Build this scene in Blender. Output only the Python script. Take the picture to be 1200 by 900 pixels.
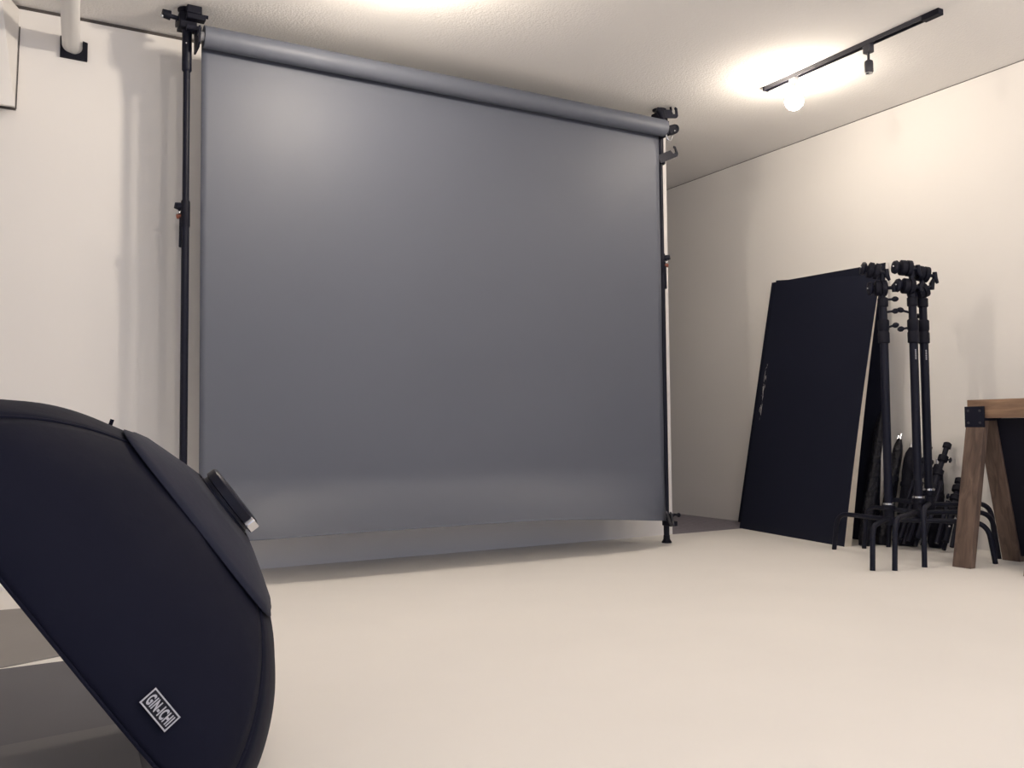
import bpy, bmesh, math, random
from mathutils import Vector, Matrix, noise
V = Vector
random.seed(7)
for o in list(bpy.data.objects):
    bpy.data.objects.remove(o)
scene = bpy.context.scene
COL = scene.collection

# ------------------------------------------------------------------ camera
YAW, PITCH, ROLL = 0.517, 0.049, -0.009
fw = V((math.sin(YAW) * math.cos(PITCH), math.cos(YAW) * math.cos(PITCH), math.sin(PITCH)))
rt = V((math.cos(YAW), -math.sin(YAW), 0))
up = rt.cross(fw)
rt2 = rt * math.cos(ROLL) + up * math.sin(ROLL)
up2 = up * math.cos(ROLL) - rt * math.sin(ROLL)
cd = bpy.data.cameras.new('camera')
cam = bpy.data.objects.new('camera', cd)
COL.objects.link(cam)
cam.matrix_world = Matrix((
    (rt2.x, up2.x, -fw.x, 0.0), (rt2.y, up2.y, -fw.y, -4.523), (rt2.z, up2.z, -fw.z, 0.684), (0, 0, 0, 1)))
cd.sensor_width = 36
cd.lens = 1056.127 / 1200 * 36
cd.clip_start = 0.05
scene.camera = cam

# ------------------------------------------------------------------ world, exposure
w = bpy.data.worlds.new('world'); scene.world = w
w.use_nodes = True
w.node_tree.nodes['Background'].inputs[0].default_value = (0.62, 0.72, 1.0, 1)
w.node_tree.nodes['Background'].inputs[1].default_value = 1.1
scene.view_settings.view_transform = 'Standard'
scene.view_settings.look = 'None'
scene.view_settings.gamma = 1
scene.view_settings.use_curve_mapping = False
scene.view_settings.exposure = -0.14
LAMP_POWER = 520.0            # emission strength of the globe bulbs
LAMP_COLOUR = (1.0, 0.882, 0.735)

H = 2.6
XR = 4.659
XE = 3.738

# ------------------------------------------------------------------ materials
def mat(name, col, rough=0.6, spec=0.5, metal=0.0, bump=None, var=None, emit=None, sheen=0.0):
    """bump=(scale, strength, distance); var=(scale, amount)"""
    m = bpy.data.materials.new(name); m.use_nodes = True
    nt = m.node_tree; b = nt.nodes['Principled BSDF']
    b.inputs['Base Color'].default_value = (*col, 1)
    b.inputs['Roughness'].default_value = rough
    b.inputs['Specular IOR Level'].default_value = spec
    b.inputs['Metallic'].default_value = metal
    b.inputs['Sheen Weight'].default_value = sheen
    tc = nt.nodes.new('ShaderNodeTexCoord')
    if var:
        n = nt.nodes.new('ShaderNodeTexNoise'); n.inputs['Scale'].default_value = var[0]; n.inputs['Detail'].default_value = 5
        nt.links.new(tc.outputs['Object'], n.inputs['Vector'])
        r = nt.nodes.new('ShaderNodeValToRGB')
        a = var[1]
        r.color_ramp.elements[0].position = 0.3; r.color_ramp.elements[1].position = 0.7
        r.color_ramp.elements[0].color = (*[c * (1 - a) for c in col], 1)
        r.color_ramp.elements[1].color = (*[min(1, c * (1 + a)) for c in col], 1)
        nt.links.new(n.outputs['Fac'], r.inputs['Fac']); nt.links.new(r.outputs['Color'], b.inputs['Base Color'])
    if bump:
        n = nt.nodes.new('ShaderNodeTexNoise'); n.inputs['Scale'].default_value = bump[0]; n.inputs['Detail'].default_value = 4
        nt.links.new(tc.outputs['Object'], n.inputs['Vector'])
        bp = nt.nodes.new('ShaderNodeBump'); bp.inputs['Strength'].default_value = bump[1]; bp.inputs['Distance'].default_value = bump[2]
        nt.links.new(n.outputs['Fac'], bp.inputs['Height']); nt.links.new(bp.outputs['Normal'], b.inputs['Normal'])
    if emit:
        b.inputs['Emission Color'].default_value = (*emit[0], 1); b.inputs['Emission Strength'].default_value = emit[1]
    return m

def wood(name, dark, light, axis_scale):
    m = mat(name, light, 0.72, 0.3)
    nt = m.node_tree; b = nt.nodes['Principled BSDF']; tc = nt.nodes.new('ShaderNodeTexCoord')
    mp = nt.nodes.new('ShaderNodeMapping'); mp.inputs['Scale'].default_value = axis_scale
    nt.links.new(tc.outputs['Object'], mp.inputs['Vector'])
    n = nt.nodes.new('ShaderNodeTexNoise'); n.inputs['Scale'].default_value = 1; n.inputs['Detail'].default_value = 7; n.inputs['Distortion'].default_value = 1.2
    nt.links.new(mp.outputs['Vector'], n.inputs['Vector'])
    r = nt.nodes.new('ShaderNodeValToRGB'); e = r.color_ramp.elements
    e[0].position = 0.3; e[0].color = (*dark, 1); e[1].position = 0.68; e[1].color = (*light, 1)
    nt.links.new(n.outputs['Fac'], r.inputs['Fac']); nt.links.new(r.outputs['Color'], b.inputs['Base Color'])
    bp = nt.nodes.new('ShaderNodeBump'); bp.inputs['Strength'].default_value = 0.3; bp.inputs['Distance'].default_value = 0.002
    nt.links.new(n.outputs['Fac'], bp.inputs['Height']); nt.links.new(bp.outputs['Normal'], b.inputs['Normal'])
    return m

def ceiling_mat():
    m = mat('sprayed_plaster', (0.87, 0.85, 0.83), 0.95, 0.1)
    nt = m.node_tree; b = nt.nodes['Principled BSDF']; tc = nt.nodes.new('ShaderNodeTexCoord')
    vo = nt.nodes.new('ShaderNodeTexVoronoi'); vo.inputs['Scale'].default_value = 95
    no = nt.nodes.new('ShaderNodeTexNoise'); no.inputs['Scale'].default_value = 55; no.inputs['Detail'].default_value = 6
    ad = nt.nodes.new('ShaderNodeMath'); ad.operation = 'SUBTRACT'
    bp = nt.nodes.new('ShaderNodeBump'); bp.inputs['Strength'].default_value = 0.32; bp.inputs['Distance'].default_value = 0.004
    for n in (vo, no): nt.links.new(tc.outputs['Object'], n.inputs['Vector'])
    nt.links.new(no.outputs['Fac'], ad.inputs[0]); nt.links.new(vo.outputs['Distance'], ad.inputs[1])
    nt.links.new(ad.outputs[0], bp.inputs['Height']); nt.links.new(bp.outputs['Normal'], b.inputs['Normal'])
    return m

M = dict(
    wall=mat('white_wall_paint', (0.84, 0.815, 0.79), 0.85, 0.2, bump=(60, 0.08, 0.002), var=(1.2, 0.015)),
    floor=mat('white_floor_paint', (0.83, 0.80, 0.765), 0.62, 0.2, bump=(40, 0.05, 0.001), var=(1.6, 0.02)),
    carpet=mat('grey_floor_covering', (0.27, 0.25, 0.285), 0.9, 0.1, bump=(300, 0.4, 0.003), var=(30, 0.12)),
    ceiling=ceiling_mat(),
    gap=mat('gap_shade', (0.10, 0.09, 0.085), 0.9, 0.1),  # dark colour standing in for the shade in gaps
    paper=mat('blue_grey_paper', (0.103, 0.113, 0.143), 0.5, 0.4, bump=(2.2, 0.10, 0.02), var=(1.5, 0.02)),
    black=mat('black_metal', (0.0065, 0.0075, 0.0175), 0.45, 0.20, bump=(90, 0.05, 0.001)),
    blackmatt=mat('black_plastic', (0.006, 0.0065, 0.014), 0.6, 0.18, bump=(90, 0.05, 0.001)),
    fabric=mat('black_nylon', (0.0048, 0.0056, 0.0150), 0.72, 0.10, bump=(14, 0.22, 0.012), sheen=0.015),
    flap=mat('black_canvas', (0.0115, 0.0135, 0.029), 0.75, 0.17, bump=(40, 0.25, 0.004), sheen=0.04),
    boardface=None,
    foam=mat('beige_foam_core', (0.60, 0.55, 0.47), 0.8, 0.2, var=(20, 0.06)),
    whitefoam=mat('white_foam_core', (0.72, 0.70, 0.67), 0.8, 0.2, var=(20, 0.04)),
    chrome=mat('chrome', (0.62, 0.63, 0.66), 0.22, 0.5, 1.0),
    orange=mat('orange_brown_plastic', (0.20, 0.055, 0.03), 0.45, 0.5),
    whiteplastic=mat('white_plastic', (0.74, 0.73, 0.72), 0.5, 0.4),
    diffuser=mat('white_diffuser_cloth', (0.8, 0.8, 0.8), 0.8, 0.2),
    silver_print=mat('silver_print', (0.42, 0.42, 0.46), 0.5, 0.4),
    labelback=mat('label_ground', (0.009, 0.0095, 0.016), 0.7, 0.2),
    wood=wood('brown_stained_wood', (0.062, 0.042, 0.036), (0.165, 0.115, 0.090), (26, 26, 2.2)),
    woodbeam=wood('light_brown_wood', (0.14, 0.085, 0.058), (0.34, 0.22, 0.145), (26, 2.2, 26)),
    bag=mat('black_bag_cloth', (0.006, 0.0065, 0.013), 0.7, 0.15, bump=(18, 0.6, 0.02)),
    wrap=mat('black_plastic_wrap', (0.006, 0.0065, 0.012), 0.34, 0.24, bump=(35, 0.9, 0.02)),
    bulb=mat('lit_globe_glass', (0.9, 0.9, 0.9), 0.4, 0.5, emit=(LAMP_COLOUR, LAMP_POWER * 0.95)),
    bulb_fill=mat('fill_bulb_glass', (0.9, 0.9, 0.9), 0.4, 0.5, emit=(LAMP_COLOUR, LAMP_POWER * 1.2)),  # stronger glass for the added, unseen fill bulbs
    bulb_dim=mat('lit_small_wattage_glass', (0.9, 0.9, 0.9), 0.4, 0.5, emit=(LAMP_COLOUR, LAMP_POWER * 0.38)),
    rail=mat('black_rail', (0.030, 0.030, 0.042), 0.5, 0.5),
)

def board_face_mat():
    m = mat('black_board_skin', (0.010, 0.0120, 0.0250), 0.66, 0.14, bump=(30, 0.06, 0.002))
    nt = m.node_tree; b = nt.nodes['Principled BSDF']
    uv = nt.nodes.new('ShaderNodeUVMap')
    mp = nt.nodes.new('ShaderNodeMapping'); mp.inputs['Scale'].default_value = (120, 26, 1)
    nt.links.new(uv.outputs['UV'], mp.inputs['Vector'])
    n = nt.nodes.new('ShaderNodeTexNoise'); n.inputs['Scale'].default_value = 1; n.inputs['Detail'].default_value = 3
    nt.links.new(mp.outputs['Vector'], n.inputs['Vector'])
    sp = nt.nodes.new('ShaderNodeSeparateXYZ'); nt.links.new(uv.outputs['UV'], sp.inputs[0])
    def band(sock, c, hw):
        a = nt.nodes.new('ShaderNodeMath'); a.operation = 'SUBTRACT'; nt.links.new(sock, a.inputs[0]); a.inputs[1].default_value = c
        d = nt.nodes.new('ShaderNodeMath'); d.operation = 'ABSOLUTE'; nt.links.new(a.outputs[0], d.inputs[0])
        e = nt.nodes.new('ShaderNodeMath'); e.operation = 'LESS_THAN'; nt.links.new(d.outputs[0], e.inputs[0]); e.inputs[1].default_value = hw
        return e.outputs[0]
    g = nt.nodes.new('ShaderNodeMath'); g.operation = 'GREATER_THAN'; nt.links.new(n.outputs['Fac'], g.inputs[0]); g.inputs[1].default_value = 0.56
    m1 = nt.nodes.new('ShaderNodeMath'); m1.operation = 'MULTIPLY'; nt.links.new(band(sp.outputs[0], 0.045, 0.012), m1.inputs[0]); nt.links.new(band(sp.outputs[1], 0.55, 0.12), m1.inputs[1])
    m2 = nt.nodes.new('ShaderNodeMath'); m2.operation = 'MULTIPLY'; nt.links.new(m1.outputs[0], m2.inputs[0]); nt.links.new(g.outputs[0], m2.inputs[1])
    mx = nt.nodes.new('ShaderNodeMix'); mx.data_type = 'RGBA'
    mx.inputs['A'].default_value = (0.010, 0.0120, 0.0250, 1); mx.inputs['B'].default_value = (0.45, 0.44, 0.44, 1)
    nt.links.new(m2.outputs[0], mx.inputs['Factor']); nt.links.new(mx.outputs['Result'], b.inputs['Base Color'])
    return m
M['boardface'] = board_face_mat()

# ------------------------------------------------------------------ mesh helpers
def frame(d):
    d = d.normalized()
    a = V((0, 0, 1)) if abs(d.z) < 0.9 else V((1, 0, 0))
    x = a.cross(d).normalized(); y = d.cross(x)
    return x, y, d

class MB:
    def __init__(s): s.v = []; s.f = []
    def box(s, c, size, rot=None):
        c = V(c); hx, hy, hz = [k / 2 for k in size]; n = len(s.v)
        for sx in (-1, 1):
            for sy in (-1, 1):
                for sz in (-1, 1):
                    q = V((sx * hx, sy * hy, sz * hz))
                    if rot is not None: q = rot @ q
                    s.v.append(c + q)
        for q in ((0, 1, 3, 2), (4, 6, 7, 5), (0, 4, 5, 1), (2, 3, 7, 6), (0, 2, 6, 4), (1, 5, 7, 3)):
            s.f.append([n + i for i in q])
        return s
    def bbox(s, lo, hi):
        return s.box([(a + b) / 2 for a, b in zip(lo, hi)], [b - a for a, b in zip(lo, hi)])
    def beam(s, p0, p1, wx, wy, ux):
        """rectangular bar from p0 to p1, width wx along ux"""
        p0, p1 = V(p0), V(p1); d = (p1 - p0).normalized(); ux = V(ux); ux = (ux - d * ux.dot(d)).normalized(); uy = d.cross(ux)
        return s.box((p0 + p1) / 2, (wx, wy, (p1 - p0).length), Matrix((ux, uy, d)).transposed())
    def tube(s, pts, r, n=14, cap=True):
        pts = [V(q) for q in pts]
        rs = r if isinstance(r, (list, tuple)) else [r] * len(pts)
        base = len(s.v); x = None
        for i, q in enumerate(pts):
            d = (pts[min(i + 1, len(pts) - 1)] - pts[max(i - 1, 0)]).normalized()
            if x is None: x, y, _ = frame(d)
            else:
                x = (x - d * x.dot(d)).normalized(); y = d.cross(x)
            for k in range(n):
                a = 2 * math.pi * k / n
                s.v.append(q + (x * math.cos(a) + y * math.sin(a)) * rs[i])
        for i in range(len(pts) - 1):
            for k in range(n):
                s.f.append([base + i * n + k, base + i * n + (k + 1) % n, base + (i + 1) * n + (k + 1) % n, base + (i + 1) * n + k])
        if cap:
            s.f.append([base + k for k in reversed(range(n))]); s.f.append([base + (len(pts) - 1) * n + k for k in range(n)])
        return s
    def cyl(s, p0, p1, r, n=18): return s.tube([p0, p1], r, n)
    def lathe(s, p0, axis, prof, n=20):
        """prof = [(radius, height along axis)] closed by caps"""
        axis = V(axis).normalized(); p0 = V(p0)
        x, y, d = frame(axis); base = len(s.v)
        for r, h in prof:
            for k in range(n):
                a = 2 * math.pi * k / n
                s.v.append(p0 + d * h + (x * math.cos(a) + y * math.sin(a)) * max(r, 1e-4))
        for i in range(len(prof) - 1):
            for k in range(n):
                s.f.append([base + i * n + k, base + i * n + (k + 1) % n, base + (i + 1) * n + (k + 1) % n, base + (i + 1) * n + k])
        s.f.append([base + k for k in reversed(range(n))]); s.f.append([base + (len(prof) - 1) * n + k for k in range(n)])
        return s
    def ball(s, c, r, n=20, m=12, sq=(1, 1, 1)):
        c = V(c); base = len(s.v)
        s.v.append(c + V((0, 0, -r * sq[2])))
        for i in range(1, m):
            t = -math.pi / 2 + math.pi * i / m
            for k in range(n):
                a = 2 * math.pi * k / n
                s.v.append(c + V((r * sq[0] * math.cos(t) * math.cos(a), r * sq[1] * math.cos(t) * math.sin(a), r * sq[2] * math.sin(t))))
        s.v.append(c + V((0, 0, r * sq[2]))); top = len(s.v) - 1
        for k in range(n):
            s.f.append([base, base + 1 + (k + 1) % n, base + 1 + k])
            s.f.append([top, base + 1 + (m - 2) * n + k, base + 1 + (m - 2) * n + (k + 1) % n])
        for i in range(m - 2):
            for k in range(n):
                s.f.append([base + 1 + i * n + k, base + 1 + i * n + (k + 1) % n, base + 1 + (i + 1) * n + (k + 1) % n, base + 1 + (i + 1) * n + k])
        return s
    def prism(s, outline, p0, ux, uy, depth):
        """outline (2D list) in plane p0 + ux,uy, extruded by vector depth"""
        p0, ux, uy, depth = V(p0), V(ux), V(uy), V(depth); b = len(s.v); n = len(outline)
        for q in outline: s.v.append(p0 + ux * q[0] + uy * q[1])
        for q in outline: s.v.append(p0 + ux * q[0] + uy * q[1] + depth)
        s.f.append(list(range(b, b + n))[::-1]); s.f.append(list(range(b + n, b + 2 * n)))
        for i in range(n):
            j = (i + 1) % n
            s.f.append([b + i, b + j, b + n + j, b + n + i])
        return s
    def build(s, name, m, parent=None, bevel=0.0, angle=35):
        me = bpy.data.meshes.new(name)
        inv = parent.matrix_world.inverted() if parent is not None else Matrix()
        me.from_pydata([tuple(inv @ q) for q in s.v], [], s.f)
        bm = bmesh.new(); bm.from_mesh(me); bmesh.ops.recalc_face_normals(bm, faces=bm.faces); bm.to_mesh(me); bm.free()
        me.materials.append(M[m] if isinstance(m, str) else m)
        me.shade_smooth(); me.set_sharp_from_angle(angle=math.radians(angle))
        o = bpy.data.objects.new(name, me); COL.objects.link(o)
        if parent is not None:
            o.parent = parent; o.matrix_world = parent.matrix_world.copy()
        if bevel:
            b = o.modifiers.new('bevel', 'BEVEL'); b.width = bevel; b.segments = 2; b.limit_method = 'ANGLE'; b.harden_normals = False
        return o

def tag(o, label, cat, group=None):
    o['label'] = label; o['category'] = cat
    if group: o['group'] = group
    return o
def thing(name, label, cat, loc=(0, 0, 0), group=None, mw=None):
    o = bpy.data.objects.new(name, None); COL.objects.link(o); o.empty_display_size = 0.05
    o.matrix_world = mw if mw is not None else Matrix.Translation(V(loc))
    return tag(o, label, cat, group)
def struct(name, mb, m, parent=None, bevel=0.0):
    o = mb.build(name, m, parent, bevel)
    if parent is None: o['kind'] = 'structure'
    return o
def bend(p0, p1, p2, r, n=6):
    """path p0 -> p1 -> p2 with the corner at p1 rounded"""
    p0, p1, p2 = V(p0), V(p1), V(p2); a = p1 + (p0 - p1).normalized() * r; b = p1 + (p2 - p1).normalized() * r
    return [p0] + [a * (1 - t) ** 2 + p1 * 2 * t * (1 - t) + b * t * t for t in [i / n for i in range(n + 1)]] + [p2]

# ------------------------------------------------------------------ the room
XL, YF, YB = -2.4, -7.0, 3.2
struct('floor', MB().bbox((XL, YF, -0.1), (XR, 0, 0)), 'floor')
struct('floor_recess', MB().bbox((XE, 0, -0.1), (XR, YB, -0.001)), 'carpet')
struct('ceiling', MB().bbox((XL - 0.1, YF, H), (XR + 0.1, YB + 0.1, H + 0.1)), 'ceiling')
struct('wall_back', MB().bbox((XL, 0, -0.1), (XE, YB, H - 0.017)), 'wall')
struct('ceiling_gap_shade_1', MB().bbox((XL, 0.004, H - 0.017), (XE - 0.004, 0.05, H)), 'gap')  # dark strip for the ceiling gap, its soft shade painted in
struct('wall_right', MB().bbox((XR, YF, -0.1), (XR + 0.1, YB, H - 0.005)), 'wall')
struct('ceiling_gap_shade_2', MB().bbox((XR + 0.003, YF, H - 0.005), (XR + 0.05, YB, H)), 'gap')  # thin dark strip painted as shade along the right ceiling seam
struct('wall_left', MB().bbox((XL - 0.1, YF, -0.1), (XL, YB, H)), 'wall')
struct('wall_recess', MB().bbox((XE, YB, -0.1), (XR + 0.1, YB + 0.1, H)), 'wall')

# ------------------------------------------------------------------ lamps on ceiling tracks
def rail(x, y0, y1, label):
    t = thing('ceiling_track', label, 'track', (x, (y0 + y1) / 2, H), 'ceiling tracks')
    m = MB(); wv = 0.018
    m.bbox((x - wv, y0, H - 0.006), (x + wv, y1, H))
    m.bbox((x - wv, y0, H - 0.022), (x - wv + 0.005, y1, H - 0.006)); m.bbox((x + wv - 0.005, y0, H - 0.022), (x + wv, y1, H - 0.006))
    m.build('rail', 'rail', t)
    MB().bbox((x - 0.009, y0 + 0.02, H - 0.010), (x + 0.009, y1 - 0.02, H - 0.006)).build('conductor', 'blackmatt', t)
    MB().bbox((x - 0.019, y1, H - 0.023), (x + 0.019, y1 + 0.012, H)).build('end_cap', 'blackmatt', t)
    MB().bbox((x - 0.019, y0 - 0.09, H - 0.028), (x + 0.019, y0, H)).build('feed_box', 'blackmatt', t, 0.002)
    return t
def globe_lamp(x, y, label, glass='bulb'):
    t = thing('globe_lamp', label, 'lamp', (x, y, H - 0.022), 'globe lamps on the tracks')
    m = MB(); m.bbox((x - 0.016, y - 0.022, H - 0.05), (x + 0.016, y + 0.022, H - 0.0105)); m.build('adapter', 'whiteplastic', t, 0.003)
    MB().lathe((x, y, H - 0.05), (0, 0, -1), [(0.012, 0), (0.016, 0.006), (0.018, 0.03), (0.017, 0.04)]).build('socket', 'whiteplastic', t)
    b = MB(); b.lathe((x, y, H - 0.088), (0, 0, -1), [(0.014, 0.0), (0.016, 0.008), (0.03, 0.02), (0.043, 0.036), (0.049, 0.054), (0.049, 0.066), (0.043, 0.084), (0.028, 0.100), (0.010, 0.108), (0.001, 0.109)], 28)
    b.build('bulb', glass, t, angle=80)
    return t
def spot_lamp(x, y, label):
    t = thing('spot_lamp', label, 'lamp', (x, y, H - 0.022))
    MB().bbox((x - 0.016, y - 0.022, H - 0.062), (x + 0.016, y + 0.022, H - 0.0105)).build('adapter', 'rail', t, 0.003)
    MB().cyl((x, y, H - 0.060), (x, y, H - 0.102), 0.0065).build('stem', 'rail', t)
    MB().lathe((x, y, H - 0.098), (0, 0, -1), [(0.012, 0), (0.020, 0.006), (0.0215, 0.02), (0.0215, 0.058), (0.019, 0.064)]).build('lamp_head', 'rail', t)
    MB().lathe((x, y, H - 0.1615), (0, 0, -1), [(0.018, 0), (0.018, 0.004), (0.010, 0.007)]).build('lens', 'chrome', t)
rail(3.742, -1.973 + 0.09, -0.886, 'black ceiling track above the stacked boards, with a lit globe and a dark spot')
globe_lamp(3.765 - 0.023, -1.085, 'lit globe bulb under the track near the dark passage', 'bulb_dim')
spot_lamp(3.742, -1.572, 'small black unlit spot lamp on the ceiling track')
rail(3.742, -3.9, -2.5, 'black ceiling track farther from the backdrop, in line with the first')
globe_lamp(3.742, -2.95, 'lit globe bulb on the farther ceiling track by the right wall', 'bulb_dim')
rail(1.38, -2.3, -1.0, 'black ceiling track over the middle of the paper backdrop')
globe_lamp(1.38, -1.27, 'lit globe bulb in front of the middle of the backdrop')
rail(1.38, -5.2, -3.6, 'unseen black ceiling track for the added fill bulb above the camera side')
globe_lamp(1.38, -4.6, 'unseen globe bulb added for fill over the camera side of the room', 'bulb_fill')  # unseen bulb and track added as fill from behind the camera

rail(-0.15, -6.6, -5.0, 'unseen black ceiling track for the added fill bulb at the far end of the room')
globe_lamp(-0.15, -5.6, 'unseen globe bulb added for fill at the far end of the room from the backdrop', 'bulb_fill')  # unseen bulb and track added to brighten the left back wall and recess

# ------------------------------------------------------------------ backdrop paper
RX0, RX1, RY, RZ, RR = 0.768, 3.396, -0.400, 2.452, 0.049
bd = thing('paper_backdrop', 'blue-grey seamless paper backdrop hanging from a roll between two black poles', 'backdrop', ((RX0 + RX1) / 2, RY, 0))
MB().tube([(RX0, RY, RZ), (RX1, RY, RZ)], RR, 40).build('paper_roll', 'paper', bd)
MB().tube([(RX0 - 0.022, RY, RZ), (RX1 + 0.022, RY, RZ)], 0.02, 18).build('core', 'whiteplastic', bd)
def sheet():
    nu, nv = 90, 90
    mb = MB()
    top = RZ - 0.005
    for i in range(nu + 1):
        u = i / nu; x = RX0 + (RX1 - RX0) * u - 0.0
        q = abs(2 * u - 1)
        k = 0.20 * (1 - q ** 7) + 0.012
        zb = 0.213 - 0.075 * max(0, (u - 0.55) / 0.45) ** 2 - 0.02 * max(0, (0.3 - u) / 0.3) ** 2
        for j in range(nv + 1):
            v = j / nv; v = 1 - (1 - v) ** 1.3
            z = top + (zb - top) * v
            s = max(0.0, (0.47 - z) / (0.47 - zb))
            y = RY + RR + 0.0005 - k * s ** 1.9
            y += 0.006 * math.sin(3.1 * u + 2.2 * v) * v + 0.003 * noise.noise(V((u * 5, v * 4, 0))) * min(1, v * 4)
            xx = x - (0.5 - u) * 0.012 * v * -1
            mb.v.append(V((xx, y, z)))
    for i in range(nu):
        for j in range(nv):
            a = i * (nv + 1) + j
            mb.f.append([a, a + nv + 1, a + nv + 2, a + 1])
    o = mb.build('sheet', 'paper', bd, angle=80)
    so = o.modifiers.new('thickness', 'SOLIDIFY'); so.thickness = 0.0012; so.offset = 1
    return o
sheet()

# ------------------------------------------------------------------ floor-to-ceiling poles
PY = -0.306
def pole(px, label, side):
    t = thing('support_pole', label, 'pole', (px, PY, 0), 'floor-to-ceiling poles')
    MB().lathe((px, PY, 0), (0, 0, 1), [(0.029, 0), (0.030, 0.005), (0.026, 0.012), (0.020, 0.022), (0.0185, 0.045)], 24).build('foot_pad', 'blackmatt', t)
    MB().cyl((px, PY, 0.04), (px, PY, 1.70), 0.0170, 20).build('lower_tube', 'black', t)
    MB().cyl((px, PY, 1.66), (px, PY, 2.33), 0.0150, 20).build('upper_tube', 'black', t)
    MB().lathe((px, PY, 2.315), (0, 0, 1), [(0.018, 0), (0.0215, 0.006), (0.0215, 0.21)], 20).build('sleeve', 'black', t)
    MB().lathe((px, PY, 2.52), (0, 0, 1), [(0.010, 0), (0.010, 0.06), (0.03, 0.066), (0.042, 0.074), (0.042, 0.08)], 20).build('head_pad', 'blackmatt', t)
    d = -rt * side; n = V((0, 0, 1)).cross(d)
    lk = MB().lathe((px, PY, 1.60), (0, 0, 1), [(0.0175, 0), (0.0195, 0.008), (0.0195, 0.115), (0.0175, 0.122)], 20).build('lock_collar', 'blackmatt', t)
    c = V((px, PY, 1.695)) + d * 0.024
    MB().tube([c - d * 0.012, c + d * 0.004, c + d * 0.014 + V((0, 0, 0.006)), c + d * 0.020 - V((0, 0, 0.010))], [0.016, 0.019, 0.016, 0.009], 14).build('lock_knob', 'black', t)
    MB().ball(c - V((0, 0, 0.028)) - fw * 0.01, 0.008).build('rivet', 'chrome', t)
    MB().tube([c + V((0, 0, -0.042)) - d * 0.015, c + V((0, 0, -0.045)) + d * 0.014], 0.0115, 12).build('lock_pin', 'orange', t)
    MB().beam(c + V((0, 0, -0.05)) - d * 0.004, c + V((0, 0, -0.185)) - d * 0.002, 0.010, 0.018, d).build('lever', 'black', t, 0.002)
    MB().ball(V((px, PY, 2.44)) - fw * 0.0205 + rt * 0.006, 0.005).build('screw', 'chrome', t)
    return t
pole(0.713, 'black floor-to-ceiling pole rising from behind the softbox', 1)
pole(3.440, 'black floor-to-ceiling pole with a round foot beside the dark passage', -1)

def hook_outline(L, h):
    """plate with a U hook at its far end: x along, y up"""
    return [(0, 0), (L, 0), (L + 0.012, 0.012), (L + 0.014, 0.058), (L + 0.002, 0.066), (L - 0.004, 0.056), (L + 0.002, 0.050), (L, 0.030),
            (L - 0.010, 0.022), (L - 0.024, 0.024), (L - 0.036, h), (0, h)]
def holder(px, s, label, empties, zc):
    """clamp on a pole with U hooks; s = +1 hook plate on the roll's left end, -1 right end"""
    t = thing('roll_holder', label, 'holder', (px, PY, zc - 0.06), 'roll holders on the poles')
    MB().bbox((px - 0.038, PY - 0.036, zc - 0.030), (px + 0.038, PY + 0.034, zc + 0.045)).build('clamp_body', 'blackmatt', t, 0.006)
    MB().cyl((px, PY + 0.03, zc), (px, PY + 0.085, zc), 0.007).tube([(px - 0.03, PY + 0.085, zc), (px + 0.03, PY + 0.085, zc)], 0.008).build('clamp_handle', 'black', t)
    # plate that carries the roll core, running towards the room
    px2 = px + s * 0.034
    MB().prism([(0, 0), (0.09, 0), (0.118, 0.014), (0.128, 0.045), (0.124, 0.088), (0.108, 0.090), (0.104, 0.060), (0.094, 0.046), (0.080, 0.050), (0.072, 0.066), (0.066, 0.100), (0, 0.100)], (px2 - 0.004, PY, RZ - 0.052), (0, -1, 0), (0, 0, 1), (0.008, 0, 0)).build('hook_plate', 'black', t)
    for k, (y, z) in enumerate(empties):
        MB().prism(hook_outline(0.10, 0.04), (px - 0.003 - s * 0.03, PY + 0.02, zc + z), V((0, y, 0.35)).normalized(), V((0, -0.35 * (1 if y > 0 else -1), abs(y))).normalized(), (0.006, 0, 0)).build('hook_plate', 'black', t)
    return t
# holder on the pole behind the softbox
hl = holder(0.713, 1, 'black roll holder clamped near the ceiling on the pole behind the softbox', [(1, -0.01)], 2.535)
MB().bbox((0.700, PY - 0.075, 2.560), (0.765, PY - 0.030, 2.5965)).bbox((0.700, PY - 0.075, 2.535), (0.782, PY - 0.030, 2.560)).build('clamp_jaw', 'blackmatt', hl, 0.004)
MB().bbox((0.700, PY - 0.070, 2.484), (0.765, PY - 0.045, 2.506)).build('cross_bar', 'black', hl, 0.002)
arm = MB(); arm.tube([(0.675, PY, 2.553), (0.628, PY - 0.004, 2.556)], 0.010, 12); arm.build('arm', 'black', hl)
MB().tube([(0.640, PY - 0.004, 2.557), (0.605, PY - 0.006, 2.560)], [0.021, 0.019], 16).build('arm_grip', 'blackmatt', hl)
MB().ball((0.604, PY - 0.012, 2.545), 0.008).build('rivet', 'chrome', hl)
MB().tube([(0.745, PY - 0.02, 2.575), (0.800, PY - 0.03, 2.572)], 0.008, 10).build('cross_pin', 'black', hl)
MB().ball((0.760, PY - 0.045, 2.560), 0.010).build('rivet', 'chrome', hl)
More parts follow.
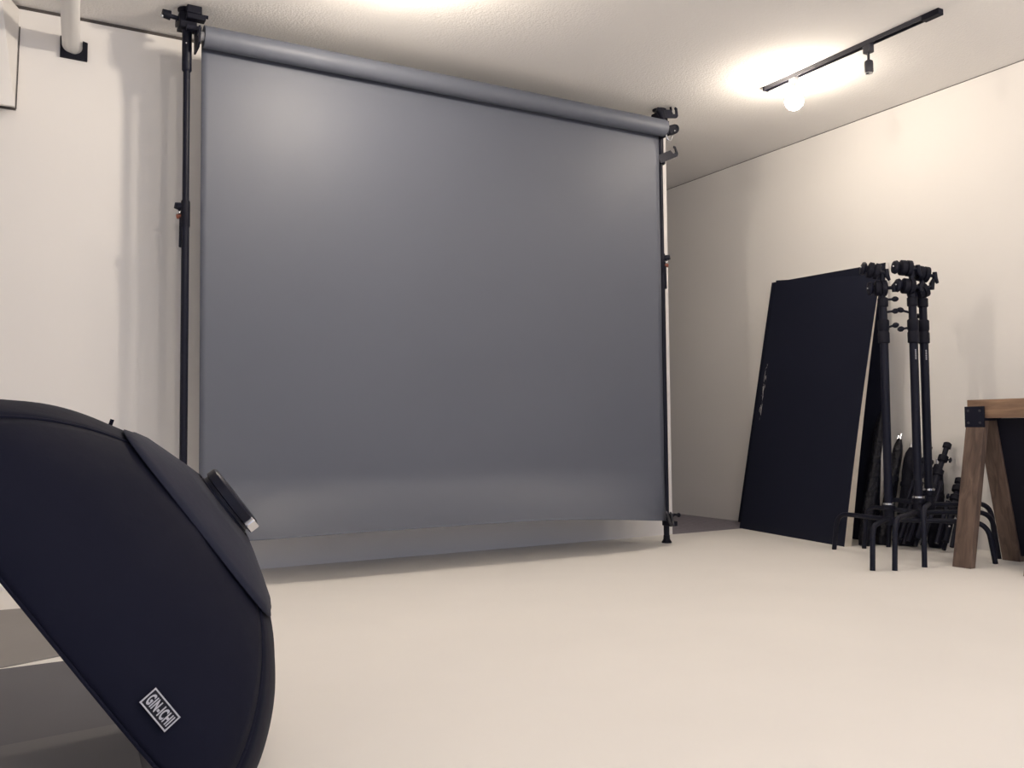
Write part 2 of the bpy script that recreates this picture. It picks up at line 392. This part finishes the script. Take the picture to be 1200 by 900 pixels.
# holder on the pole beside the passage
hr = holder(3.440, -1, 'black roll holder with an upturned hook on the pole beside the passage', [(-1, 0.0)], 2.53)
MB().prism(hook_outline(0.098, 0.05), (3.395, PY - 0.10, 2.512), V((0.85, 0.0, 0.14)).normalized(), V((-0.14, 0, 0.85)).normalized(), (0, 0.010, 0)).build('hook_plate', 'black', hr)
MB().box((3.475, PY - 0.06, 2.462), (0.07, 0.05, 0.055), Matrix.Rotation(0.35, 3, 'Y').inverted()).build('end_block', 'blackmatt', hr, 0.008)
MB().lathe((3.505, PY - 0.06, 2.475), (1, 0, 0.25), [(0.024, 0), (0.027, 0.006), (0.024, 0.016), (0.012, 0.020)]).build('end_knob', 'blackmatt', hr)
MB().ball((3.478, PY - 0.092, 2.450), 0.006).build('rivet', 'chrome', hr)
MB().tube([(3.395, PY - 0.09, 2.505), (3.376, PY - 0.09, 2.552), (3.352, PY - 0.085, 2.562)], [0.018, 0.024, 0.014], 12).build('wing_knob', 'blackmatt', hr)
pts = [V((3.418, RY, RZ - 0.015)) + V((0.022 * math.cos(a), -0.02, 0.03 * math.sin(a) - 0.03)) for a in [math.pi * (1 + k / 10) for k in range(11)]]
MB().tube(pts, 0.005, 8).build('safety_hook', 'chrome', hr)
# empty hook below
h2 = thing('hook_holder', 'empty black hook holder below the roll on the pole by the passage', 'holder', (3.44, PY, 2.28))
MB().lathe((3.44, PY, 2.265), (0, 0, 1), [(0.027, 0), (0.031, 0.005), (0.031, 0.05), (0.027, 0.055)]).build('clamp_body', 'blackmatt', h2)
MB().prism(hook_outline(0.142, 0.050), (3.412, PY - 0.034, 2.258), V((0.90, 0, 0.42)).normalized(), V((-0.42, 0, 0.90)).normalized(), (0, -0.007, 0)).build('hook_plate', 'black', h2)
# spring clamp holding the paper's lower corner to the pole
sc = thing('spring_clamp', 'black spring clamp gripping the pole at the lower corner of the paper', 'clamp', (3.43, PY - 0.03, 0.13))
MB().lathe((3.442, PY, 0.135), (0, 0, 1), [(0.026, 0), (0.029, 0.004), (0.029, 0.032), (0.026, 0.036)]).build('jaw', 'blackmatt', sc)
MB().beam((3.405, PY - 0.085, 0.112), (3.318, PY - 0.150, 0.196), 0.014, 0.022, (1, 0, 0)).build('grip', 'rail', sc, 0.003)
MB().beam((3.418, PY - 0.085, 0.112), (3.352, PY - 0.150, 0.190), 0.012, 0.022, (1, 0, 0)).build('grip', 'rail', sc, 0.003)
MB().bbox((3.392, PY - 0.095, 0.106), (3.446, PY - 0.018, 0.134)).build('hinge', 'blackmatt', sc, 0.003)
MB().tube([(3.425, PY - 0.046, 0.150), (3.47, PY - 0.036, 0.165), (3.515, PY - 0.02, 0.160)], [0.009, 0.008, 0.007], 10).ball((3.517, PY - 0.02, 0.160), 0.013).build('pin', 'blackmatt', sc)

# ------------------------------------------------------------------ rod, bracket and box by the back wall
br = MB()
ol = [(-0.056, 0.052), (-0.044, 0.055), (-0.040, 0.028)] + [(0.038 * math.cos(a) - 0.001, 0.015 + 0.038 * math.sin(a)) for a in [math.pi + math.pi * k / 12 for k in range(13)]] + [(0.037, 0.045), (0.058, 0.040), (0.057, -0.045), (-0.056, -0.043)]
br.prism(ol, (0.268, 0.0, 2.438), (1, 0, 0), (0, 0, 1), (0, -0.016, 0))
tag(br.build('rod_bracket', 'blackmatt', None, 0.001), 'black U-shaped bracket fixed to the back wall, holding the white rod', 'bracket')
rd = MB().tube([(0.2565, -0.003, 2.4555), (0.0, -3.766, 2.4555)], 0.0375, 28)
rod = rd.build('hanging_rod', 'whiteplastic')
tag(rod, 'white round rod resting in the black wall bracket under the ceiling', 'rod')
bx = MB()
fr = [(-0.75, -0.16, 2.08), (0.034, -0.16, 2.085), (-0.028, -0.16, H - 0.004), (-0.75, -0.16, H - 0.004)]
bk = [(-0.75, -0.002, 2.125), (0.0355, -0.002, 2.13), (0.047, -0.002, H - 0.02), (-0.75, -0.002, H - 0.02)]
bx.v = [V(q) for q in fr + bk]
bx.f = [[0, 1, 2, 3], [7, 6, 5, 4], [0, 4, 5, 1], [1, 5, 6, 2], [2, 6, 7, 3], [3, 7, 4, 0]]
wb = thing('wall_box', 'white boxed casing high on the back wall next to the white rod', 'casing', (-0.35, -0.08, 2.08))
bx.build('casing', 'wall', wb, 0.0015)
MB().bbox((-0.75, -0.004, 2.118), (0.040, -0.0008, 2.128)).tube([(0.0405, -0.003, 2.125), (0.0500, -0.003, 2.50)], 0.0025, 6).build('shadow_gap', 'gap', wb)

# ------------------------------------------------------------------ softbox
SE, ST, SA = V((0.569, -0.18, -0.803)).normalized(), V((0.233, 0.971, -0.052)), V((0.789, -0.157, 0.594))
SA = (SA - SE * SA.dot(SE)).normalized(); ST = SA.cross(SE)
SC = V((0.166, -2.605, 0.362)); SW, SH = 0.8613, 0.2821
mw = Matrix((SE, ST, SA)).transposed().to_4x4(); mw.translation = SC
sb = thing('softbox', 'big black fabric softbox with a small silver-printed label, tilted on the floor', 'softbox', mw=mw)
def sbp(h, th, off=0.0, n=4.5):
    wd = SW / 2 * (max(0, 1 - h ** 1.696)) ** 0.5 + off
    k = (abs(math.cos(th)) ** n + abs(math.sin(th)) ** n) ** (-1 / n)
    return SC + SE * (wd * k * math.cos(th)) + ST * (wd * k * math.sin(th)) + SA * (h * SH)
def shell(th0, th1, name):
    mb = MB(); nu, nh = 30, 36
    for i in range(nh + 1):
        h = 0.94 * (1 - (1 - i / nh) ** 1.6)
        for j in range(nu + 1):
            th = th0 + (th1 - th0) * j / nu
            q = sbp(h, th)
            # cloth sagging a little between the rods, and puckers towards the ring
            mid = math.sin(math.pi * j / nu)
            c = SC + SA * (h * SH)
            wr = 0.007 * noise.noise(q * 7) * mid + 0.0022 * math.sin(j * 1.3) * mid * h
            mb.v.append(q + (q - c).normalized() * wr)
    for i in range(nh):
        for j in range(nu):
            a = i * (nu + 1) + j
            mb.f.append([a, a + 1, a + nu + 2, a + nu + 1])
    o = mb.build(name, 'fabric', sb, angle=70)
    so = o.modifiers.new('thickness', 'SOLIDIFY'); so.thickness = 0.0015; so.offset = -1
    return o
for k in range(4):
    shell(-math.pi / 4 + k * math.pi / 2, math.pi / 4 + k * math.pi / 2, 'side_panel')
# seams with the rods inside at the four corners
for k in range(4):
    th = math.pi / 4 + k * math.pi / 2
    MB().tube([sbp(0.94 * i / 24, th, -0.001) for i in range(25)], 0.0035, 8).build('corner_seam', 'fabric', sb)
# front hem and diffuser
hem = MB(); ring = [sbp(0.0, 2 * math.pi * k / 96) for k in range(97)]
hem.tube(ring, 0.003, 8, cap=False); hem.build('front_hem', 'fabric', sb)
df = MB()
for k in range(96): df.v.append(SC + (sbp(0.0, 2 * math.pi * k / 96) - SC) * 0.992 + SA * 0.012)
df.v.append(SC + SA * 0.02)
for k in range(96): df.f.append([k, (k + 1) % 96, 96])
df.build('diffuser', 'diffuser', sb)
# collar flap around the speed ring
fl = MB(); nn = 64
for (h, wv, ex) in ((0.845, 0.222, 5.5), (0.88, 0.205, 5.0), (0.93, 0.165, 4.0), (0.985, 0.115, 3.0), (1.02, 0.080, 2.2)):
    for k in range(nn):
        th = 2 * math.pi * k / nn
        kk = (abs(math.cos(th)) ** ex + abs(math.sin(th)) ** ex) ** (-1 / ex)
        rr = wv * kk + 0.0035 * math.sin(5 * th + h * 30) * (1.02 - h) * 5
        fl.v.append(SC + SE * rr * math.cos(th) + ST * rr * math.sin(th) + SA * h * SH)
for i in range(4):
    for k in range(nn):
        fl.f.append([i * nn + k, i * nn + (k + 1) % nn, (i + 1) * nn + (k + 1) % nn, (i + 1) * nn + k])
flo = fl.build('collar_flap', 'flap', sb, angle=70)
so = flo.modifiers.new('thickness', 'SOLIDIFY'); so.thickness = 0.002; so.offset = 1
MB().lathe(SC + SA * (SH * 0.97), SA, [(0.068, 0), (0.070, 0.012), (0.070, 0.018), (0.066, 0.020), (0.066, 0.026), (0.071, 0.028), (0.071, 0.044), (0.067, 0.048), (0.045, 0.048)], 40).build('speed_ring', 'black', sb)
ltd = (SE * 0.80 - ST * 0.45).normalized()
lt = SC + SA * (SH * 0.97 + 0.036) + ltd * 0.072
sd = SA.cross(ltd)
MB().box(lt, (0.014, 0.034, 0.022), Matrix((ltd, sd, SA)).transposed()).build('latch', 'chrome', sb, 0.003)
tb = sbp(0.70, math.radians(146))
MB().beam(tb - ST * 0.0, tb - SE * 0.010 + SA * 0.014, 0.003, 0.008, ST).build('pull_tab', 'fabric', sb)
# label with lettering
th = math.radians(294.4); hL = 0.182
pc = sbp(hL, th)
du = (sbp(hL, th + 0.05) - sbp(hL, th - 0.05)).normalized(); dv = (sbp(hL + 0.03, th) - sbp(hL - 0.03, th)).normalized()
nl = du.cross(dv).normalized()
if nl.dot(cam.matrix_world.translation - pc) < 0: nl = -nl
if du.dot(SE) < 0: du = -du
dv = nl.cross(du)
pc = pc + nl * 0.0045
LW, LH = 0.060, 0.030
lb = MB().box(pc, (LW, LH, 0.003), Matrix((du, dv, nl)).transposed()).build('label', 'labelback', sb)
lb['label'] = 'small black label with silver border and lettering'
bo = MB(); R3 = Matrix((du, dv, nl)).transposed()
for (cx, cy, sx, sy) in ((0, LH / 2 - 0.0012, LW, 0.0022), (0, -LH / 2 + 0.0012, LW, 0.0022), (LW / 2 - 0.0012, 0, 0.0022, LH), (-LW / 2 + 0.0012, 0, 0.0022, LH)):
    bo.box(pc + du * cx + dv * cy + nl * 0.002, (sx, sy, 0.0012), R3)
bo.build('border', 'silver_print', lb)
def text_mesh(txt, height, width):
    cu = bpy.data.curves.new('lettering', 'FONT'); cu.body = txt; cu.align_x = 'CENTER'; cu.align_y = 'CENTER'; cu.extrude = 0.02; cu.offset = 0.034; cu.space_character = 1.14
    to = bpy.data.objects.new('tmp', cu); COL.objects.link(to)
    dg = bpy.context.evaluated_depsgraph_get(); me = bpy.data.meshes.new_from_object(to.evaluated_get(dg))
    bpy.data.objects.remove(to)
    xs = [v.co.x for v in me.vertices]; ys = [v.co.y for v in me.vertices]
    x0, x1, y0, y1 = min(xs), max(xs), min(ys), max(ys)
    vs = [((v.co.x - (x0 + x1) / 2) / (x1 - x0) * width, (v.co.y - (y0 + y1) / 2) / (y1 - y0) * height, v.co.z) for v in me.vertices]
    fs = [list(q.vertices) for q in me.polygons]
    return vs, fs
vs, fs = text_mesh('GIN-ICHI', 0.0185, 0.050)
tm = MB(); tm.v = [pc + du * a + dv * b + nl * (0.0022 + 0.03 * c) for a, b, c in vs]; tm.f = fs
tm.build('lettering', 'silver_print', lb)

# ------------------------------------------------------------------ thin grey slabs for the unidentified grey area by the softbox
def floor_slab(label, pts, m, z0, th=0.005):
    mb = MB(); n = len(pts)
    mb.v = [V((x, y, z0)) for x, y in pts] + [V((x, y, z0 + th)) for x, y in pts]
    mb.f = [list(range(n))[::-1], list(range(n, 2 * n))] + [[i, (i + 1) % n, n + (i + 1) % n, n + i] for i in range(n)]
    return tag(mb.build('grey_slab', m, None, 0.0008), label, 'board', 'grey slabs on the floor')
M['grey1'] = mat('warm_grey_slab', (0.27, 0.255, 0.248), 0.75, 0.2, var=(2, 0.05))
M['grey2'] = mat('dark_grey_slab', (0.125, 0.124, 0.136), 0.75, 0.2, var=(2, 0.05))
M['grey3'] = mat('mid_grey_slab', (0.165, 0.161, 0.166), 0.75, 0.2, var=(2, 0.05))
floor_slab('warm grey thin slab flat on the floor next to the back wall', [(-1.3, -1.46), (0.02, -1.475), (0.30, -1.36), (0.30, -0.53), (-1.3, -0.42)], 'grey1', 0.0)
floor_slab('dark grey thin slab on the floor between two lighter grey slabs', [(-1.3, -2.75), (0.285, -2.60), (0.285, -1.495), (-1.3, -1.55)], 'grey2', 0.0)
floor_slab('mid grey thin slab under the softbox, overlapping the dark grey slab', [(-1.3, -3.6), (0.20, -3.5), (0.28, -2.225), (-1.3, -2.43)], 'grey3', 0.0052, 0.006)

# ------------------------------------------------------------------ boards leaning on the right wall
def board(label, BL, BR, TR, TL, th_bot, th_top, core, bow=0.0):
    BL, BR, TR, TL = [V(q) for q in (BL, BR, TR, TL)]
    t = thing('foam_board', label, 'board', (BL + BR) / 2, 'boards leaning on the right wall')
    nrm = (BR - BL).cross(TL - BL).normalized()
    if nrm.x > 0: nrm = -nrm
    nu, nv = 8, 12
    def P(u, v, off):
        q = (BL * (1 - u) + BR * u) * (1 - v) + (TL * (1 - u) + TR * u) * v
        q = q + nrm * (bow * 4 * v * (1 - v) * (0.3 + 0.7 * u))
        return q + nrm * off
    def slab(name, f0, f1, m, inset=0.0):
        mb = MB(); n = (nu + 1) * (nv + 1)
        for off in (f0, f1):
            for i in range(nu + 1):
                for j in range(nv + 1):
                    v = j / nv
                    mb.v.append(P(inset + (1 - 2 * inset) * i / nu, inset + (1 - 2 * inset) * v, off(v)))
        g = lambda i, j: i * (nv + 1) + j
        for i in range(nu):
            for j in range(nv):
                mb.f.append([g(i, j), g(i + 1, j), g(i + 1, j + 1), g(i, j + 1)])
                mb.f.append([n + g(i, j + 1), n + g(i + 1, j + 1), n + g(i + 1, j), n + g(i, j)])
        for i in range(nu):
            for j in (0, nv): mb.f.append([g(i, j), g(i + 1, j), n + g(i + 1, j), n + g(i, j)])
        for j in range(nv):
            for i in (0, nu): mb.f.append([g(i, j), g(i, j + 1), n + g(i, j + 1), n + g(i, j)])
        o = mb.build(name, m, t, angle=30)
        uvl = o.data.uv_layers.new(name='UVMap')
        for lp in o.data.loops:
            k = lp.vertex_index % n
            uvl.data[lp.index].uv = ((k // (nv + 1)) / nu, (k % (nv + 1)) / nv)
        return o
    th = lambda v: -(th_bot * (1 - v) + th_top * v)
    slab('core', lambda v: -0.0015, th, core)
    slab('facing', lambda v: 0.0, lambda v: -0.0015, 'boardface')
    return t
board('black board with a scuffed edge standing behind the beige-edged board', (4.540, 0.255, 0.010), (4.455, -0.985, 0.0), (4.622, -0.957, 1.66), (4.625, -0.034, 1.672), 0.026, 0.026, 'whitefoam')
board('black board with a bowed beige edge leaning in front of the other board', (4.333, 0.025, 0.0), (4.148, -0.996, 0.0), (4.405, -1.088, 1.55), (4.555, -0.142, 1.667), 0.050, 0.0035, 'foam', 0.012)

# ------------------------------------------------------------------ century stands
def knuckle(parent, c, d, flip=1):
    """grip head: two discs on a horizontal axis d with a round knob and a T handle"""
    c = V(c); d = V(d).normalized(); z = V((0, 0, 1)); k = 1.3
    sc = lambda pr: [(r * k, h * k) for r, h in pr]
    g = MB().lathe(c - d * 0.03 * k, d, sc([(0.024, 0), (0.031, 0.004), (0.031, 0.020), (0.026, 0.022), (0.026, 0.026), (0.032, 0.028), (0.032, 0.044), (0.024, 0.048)]), 22)
    gh = g.build('grip_head', 'blackmatt', parent)
    MB().lathe(c - d * 0.028 * k, -d, sc([(0.014, 0), (0.014, 0.006), (0.022, 0.009), (0.028, 0.017), (0.024, 0.027), (0.008, 0.031)]), 18).build('knob', 'black', gh)
    MB().ball(c - d * 0.062 * k - fw * 0.024, 0.0048).build('pin', 'chrome', gh)
    e = c + d * 0.042 * k
    MB().tube([c + d * 0.016, e], 0.009, 10).tube([e + z * 0.034 * flip + d * 0.016, e + z * 0.010 * flip + d * 0.002, e - z * 0.022 * flip + d * 0.002], [0.007, 0.014, 0.011], 12).build('t_handle', 'black', gh)
def t_handle(parent, c, d, tilt=0.2, L=0.05):
    c = V(c); d = (V(d).normalized() + V((0, 0, tilt))).normalized(); s = d.cross(V((0, 0, 1))).normalized()
    MB().tube([c, c + d * (L - 0.012)], 0.006, 10).tube([c + d * (L - 0.024), c + d * (L - 0.012), c + d * L, c + d * (L + 0.010)], [0.006, 0.014, 0.014, 0.007], 12).build('t_handle', 'black', parent)
def cstand(label, hub, feet, hz, handles, heads, riser_top, sticker=True):
    hx, hy = hub
    t = thing('light_stand', label, 'stand', (hx, hy, 0), 'black light stands with turtle legs')
    MB().lathe((hx, hy, hz[0] - 0.035), (0, 0, 1), [(0.024, 0), (0.028, 0.006), (0.028, 0.030), (0.026, 0.034), (0.026, 0.075), (0.032, 0.079), (0.032, 0.098), (0.024, 0.104)], 22).build('hub', 'blackmatt', t)
    MB().lathe((hx, hy, hz[0] + 0.066), (0, 0, 1), [(0.027, 0), (0.030, 0.003), (0.030, 0.012), (0.025, 0.014)], 22).build('hub_ring', 'chrome', t)
    for (fx, fy), z in zip(feet, hz):
        d = V((fx - hx, fy - hy, 0)); d.normalize()
        k = V((fx, fy, z))
        path = bend(V((hx, hy, z)) + d * 0.028, k - d * 0.03, V((fx, fy, 0.0)), 0.075, 8)
        MB().tube(path, 0.0125, 14).build('leg', 'black', t)
    MB().cyl((hx, hy, hz[0]), (hx, hy, 1.12), 0.0212, 20).build('column', 'black', t)
    MB().lathe((hx, hy, 1.105), (0, 0, 1), [(0.0215, 0), (0.0285, 0.004), (0.0285, 0.055), (0.0255, 0.060), (0.0255, 0.068), (0.028, 0.072), (0.028, 0.118), (0.024, 0.124)], 20).build('collar', 'blackmatt', t)
    MB().cyl((hx, hy, 1.21), (hx, hy, 1.32), 0.0200, 16).build('riser', 'black', t)
    MB().lathe((hx, hy, 1.295), (0, 0, 1), [(0.0205, 0), (0.026, 0.004), (0.026, 0.045), (0.020, 0.05)], 20).build('collar', 'blackmatt', t)
    MB().cyl((hx, hy, 1.33), (hx, hy, riser_top), 0.014, 14).build('spigot', 'black', t)
    for z, d, tl in handles: t_handle(t, V((hx, hy, z)) + V(d).normalized() * 0.02, d, tl)
    for z, d, off, fp in heads: knuckle(t, V((hx, hy, z)) + V(off), d, fp)
    if sticker:
        tc = V((hx, hy, 1.045)) - fw * 0.0212; tc.z = 1.045
        st = MB()
        for i in range(6):
            st.box(tc + V((0, 0, -0.022 + i * 0.009)), (0.007, 0.0018, 0.005), Matrix.Rotation(-YAW, 3, 'Z'))
        st.build('maker_print', 'silver_print', t)
    return t
R_ = rt.copy(); L_ = -rt
cstand('black light stand with knobbed grip heads in front of the leaning boards', (3.985, -1.425), [(3.578, -1.642), (4.016, -1.04), (4.248, -1.822)], (0.205, 0.200, 0.200),
       [(1.335, R_, 0.05), (1.27, R_, 0.1), (1.19, R_, 0.25)],
       [(1.395, R_ * 0.9 - V((0.1, 0.2, 0)), (0, 0, 0), 1), (1.485, R_ * 0.9 - V((0.1, 0.2, 0.25)), L_ * 0.035, -1)], 1.48, False)
cstand('black light stand with a printed column standing between its two neighbours', (4.103, -1.512), [(3.664, -1.697), (4.18, -1.105), (4.423, -1.73)], (0.240, 0.235, 0.235),
       [(1.265, L_, 0.3), (1.185, L_, -0.15)],
       [(1.400, R_ + V((0, 0, -0.1)), L_ * 0.012, 1), (1.495, R_ + V((0, 0, -0.1)), L_ * 0.022, -1)], 1.48)
cstand('black light stand with a printed column, the one closest to the wooden trestle', (4.190, -1.510), [(3.869, -1.706), (4.345, -1.135), (4.52, -1.66)], (0.275, 0.270, 0.270),
       [(1.255, fw, 0.0)],
       [(1.385, R_ + V((0, 0, 0.5)), R_ * 0.0, 1), (1.47, R_ + V((0, 0, -0.2)), R_ * 0.012, -1)], 1.46)

# ------------------------------------------------------------------ folded stands and bundles by the right wall
def folded_stand(label, bot, top, s=1.0):
    bot, top = V(bot), V(top); d = (top - bot).normalized()
    t = thing('folded_stand', label, 'stand', bot, 'folded stands leaning on the wall')
    side = d.cross(V((1, 0.6, 0))).normalized(); oth = d.cross(side); L = (top - bot).length
    MB().tube([bot + d * 0.03, bot + d * L * 0.72], 0.014 * s, 12).build('column', 'black', t)
    MB().tube([bot + d * L * 0.70, bot + d * L * 0.97], 0.011 * s, 12).build('riser', 'black', t)
    MB().lathe(top - d * 0.035, d, [(0.012 * s, 0), (0.017 * s, 0.004), (0.017 * s, 0.03), (0.010 * s, 0.036)], 14).build('spigot', 'blackmatt', t)
    for f in (0.55, 0.70, 0.84):
        c = bot + d * L * f
        MB().lathe(c - d * 0.018, d, [(0.016 * s, 0), (0.0205 * s, 0.004), (0.0205 * s, 0.034), (0.016 * s, 0.038)], 14).build('collar', 'blackmatt', t)
        sg = -1 if f != 0.70 else 1
        dd = (side * sg * 1.0 + oth * 0.2).normalized()
        MB().tube([c + dd * 0.015, c + dd * 0.035], 0.005, 8).lathe(c + dd * 0.032, dd, [(0.008, 0), (0.015, 0.003), (0.015, 0.010), (0.006, 0.014)], 12).build('knob', 'black', t)
    for k in range(3):
        a = k * 2.1 + 0.5; r = side * math.cos(a) + oth * math.sin(a)
        MB().tube([bot + d * 0.0 + r * 0.032 * s + V((0, 0, 0.0)), bot + d * L * 0.62 + r * 0.026 * s], 0.0085 * s, 10).build('leg', 'black', t)
    MB().ball(bot + d * L * 0.42 - fw * 0.035 * s, 0.008).build('rivet', 'chrome', t)
    MB().ball(bot + d * L * 0.30 - fw * 0.035 * s + side * 0.02, 0.006).build('rivet', 'chrome', t)
folded_stand('tall folded black stand leaning on the wall behind the turtle legs', (4.34, -1.31, 0.035), (4.615, -1.335, 0.58), 1.3)
folded_stand('short folded black stand leaning on the wall beside the wooden trestle', (4.40, -1.44, 0.03), (4.615, -1.40, 0.385), 1.35)
folded_stand('folded black stand leaning on the wall, half hidden by the tall columns', (4.30, -1.235, 0.035), (4.615, -1.22, 0.56))

def bundle(name, label, cat, bot, top, r0, r1, m, sx=1.0, seed=0, tip=None):
    bot, top = V(bot), V(top); t = thing(name, label, cat, bot)
    d = (top - bot).normalized(); mb = MB(); n, k = 20, 16
    pts, rs = [], []
    x, y, _ = frame(d)
    base = 0
    for i in range(k + 1):
        v = i / k; r = r0 * (1 - v) + r1 * v
        if i == 0: r *= 0.75
        if i >= k - 1: r *= (0.85 if i == k - 1 else 0.45)
        for j in range(n):
            a = 2 * math.pi * j / n
            rr = r * (1 + 0.22 * noise.noise(V((math.cos(a) * 1.3 + seed, math.sin(a) * 1.3, v * 4))))
            mb.v.append(bot + (top - bot) * v + x * rr * math.cos(a) * sx + y * rr * math.sin(a))
    for i in range(k):
        for j in range(n):
            mb.f.append([i * n + j, i * n + (j + 1) % n, (i + 1) * n + (j + 1) % n, (i + 1) * n + j])
    mb.f.append(list(range(n))[::-1]); mb.f.append([k * n + j for j in range(n)])
    mb.build('cover', m, t, angle=60)
    c = bot + (top - bot) * 0.62
    MB().lathe(c - d * 0.012, d, [(r0 * 0.4 + r1 * 0.62, 0), (r0 * 0.42 + r1 * 0.64, 0.006), (r0 * 0.4 + r1 * 0.62, 0.024)], 18).build('strap', 'blackmatt', t)
    if tip:
        for q in tip: MB().tube([top - d * 0.03 + x * q[0] + y * q[1], top + d * q[2] + x * q[0] + y * q[1]], 0.006, 8).build('pole_tip', 'chrome', t)
    return t
bundle('pole_bundle', 'tall bundle of poles in black plastic wrap beside the beige board edge', 'bundle', (4.268, -1.035, 0.0), (4.488, -1.005, 0.76), 0.040, 0.022, 'wrap', seed=3, tip=[(0.006, 0, 0.03)])
bundle('pole_bundle', 'short bundle of poles in shiny black wrap behind the boards\' beige edge', 'bundle', (4.385, -1.055, 0.0), (4.575, -1.055, 0.60), 0.040, 0.026, 'wrap', seed=5, tip=[(0.0, 0.006, 0.035), (-0.012, 0, 0.02)])
bundle('kit_bag', 'black cloth kit bag standing against the wall between the stand columns', 'bag', (4.47, -1.16, 0.0), (4.575, -1.14, 0.55), 0.066, 0.045, 'bag', seed=9, tip=[(0.01, 0, 0.05), (-0.02, 0.01, 0.03)])
bundle('umbrella_roll', 'short rolled black umbrella against the wall behind the printed columns', 'umbrella', (4.535, -1.30, 0.0), (4.605, -1.27, 0.46), 0.050, 0.030, 'bag', seed=13, tip=[(0.0, 0.0, 0.03)])
# ------------------------------------------------------------------ wooden trestle with a black board
tr = thing('trestle', 'brown wooden A-frame trestle with black metal corner brackets and a black board', 'trestle', (4.2, -1.98, 0))
MB().bbox((4.165, -2.235, 0.712), (4.255, -1.755, 0.803)).build('top_rail', 'woodbeam', tr, 0.003)
def leg(yc, xt, xf):
    p0, p1 = V((xt, yc, 0.715)), V((xf, yc, 0.0))
    d = (p1 - p0).normalized(); mb = MB()
    # parallelogram side, cut level with the floor
    hx = 0.019 / abs(d.z)
    mb.v = [V((p.x + sx * hx, yc + sy * 0.0475, p.z)) for p in (p0, p1) for sx, sy in ((-1, -1), (1, -1), (1, 1), (-1, 1))]
    mb.f = [[0, 1, 2, 3], [7, 6, 5, 4], [0, 4, 5, 1], [1, 5, 6, 2], [2, 6, 7, 3], [3, 7, 4, 0]]
    return mb.build('leg', 'wood', tr, 0.003)
for yc in (-1.808, -2.155):
    leg(yc, 4.168, 4.018); leg(yc, 4.250, 4.420)
    b = MB()
    b.bbox((4.138, yc - 0.050, 0.668), (4.1495, yc + 0.050, 0.770)); b.bbox((4.268, yc - 0.050, 0.668), (4.2795, yc + 0.050, 0.770))
    b.bbox((4.1495, yc - 0.050, 0.700), (4.268, yc - 0.046, 0.712)); b.bbox((4.1495, yc + 0.046, 0.700), (4.268, yc + 0.050, 0.712))
    bo = b.build('bracket', 'black', tr, 0.002)
    for dy, dz in ((-0.030, 0.690), (0.030, 0.690), (-0.030, 0.748), (0.030, 0.748)):
        MB().lathe((4.1385, yc + dy, dz), (-1, 0, 0), [(0.006, 0), (0.006, 0.003), (0.003, 0.005)], 10).build('screw', 'rail', bo)
bdm = MB()
x0, x1 = 4.250, 4.420
bdm.v = [V((4.252 + (1 - z / 0.705) * 0.17 + o, y, z)) for z in (0.030, 0.7115) for y in (-2.106, -1.857) for o in (-0.010, 0.004)]
bdm.f = [[0, 1, 3, 2], [4, 6, 7, 5], [0, 4, 5, 1], [2, 3, 7, 6], [0, 2, 6, 4], [1, 5, 7, 3]]
bdm.build('board', 'blackmatt', tr)
bpy.context.view_layer.update()
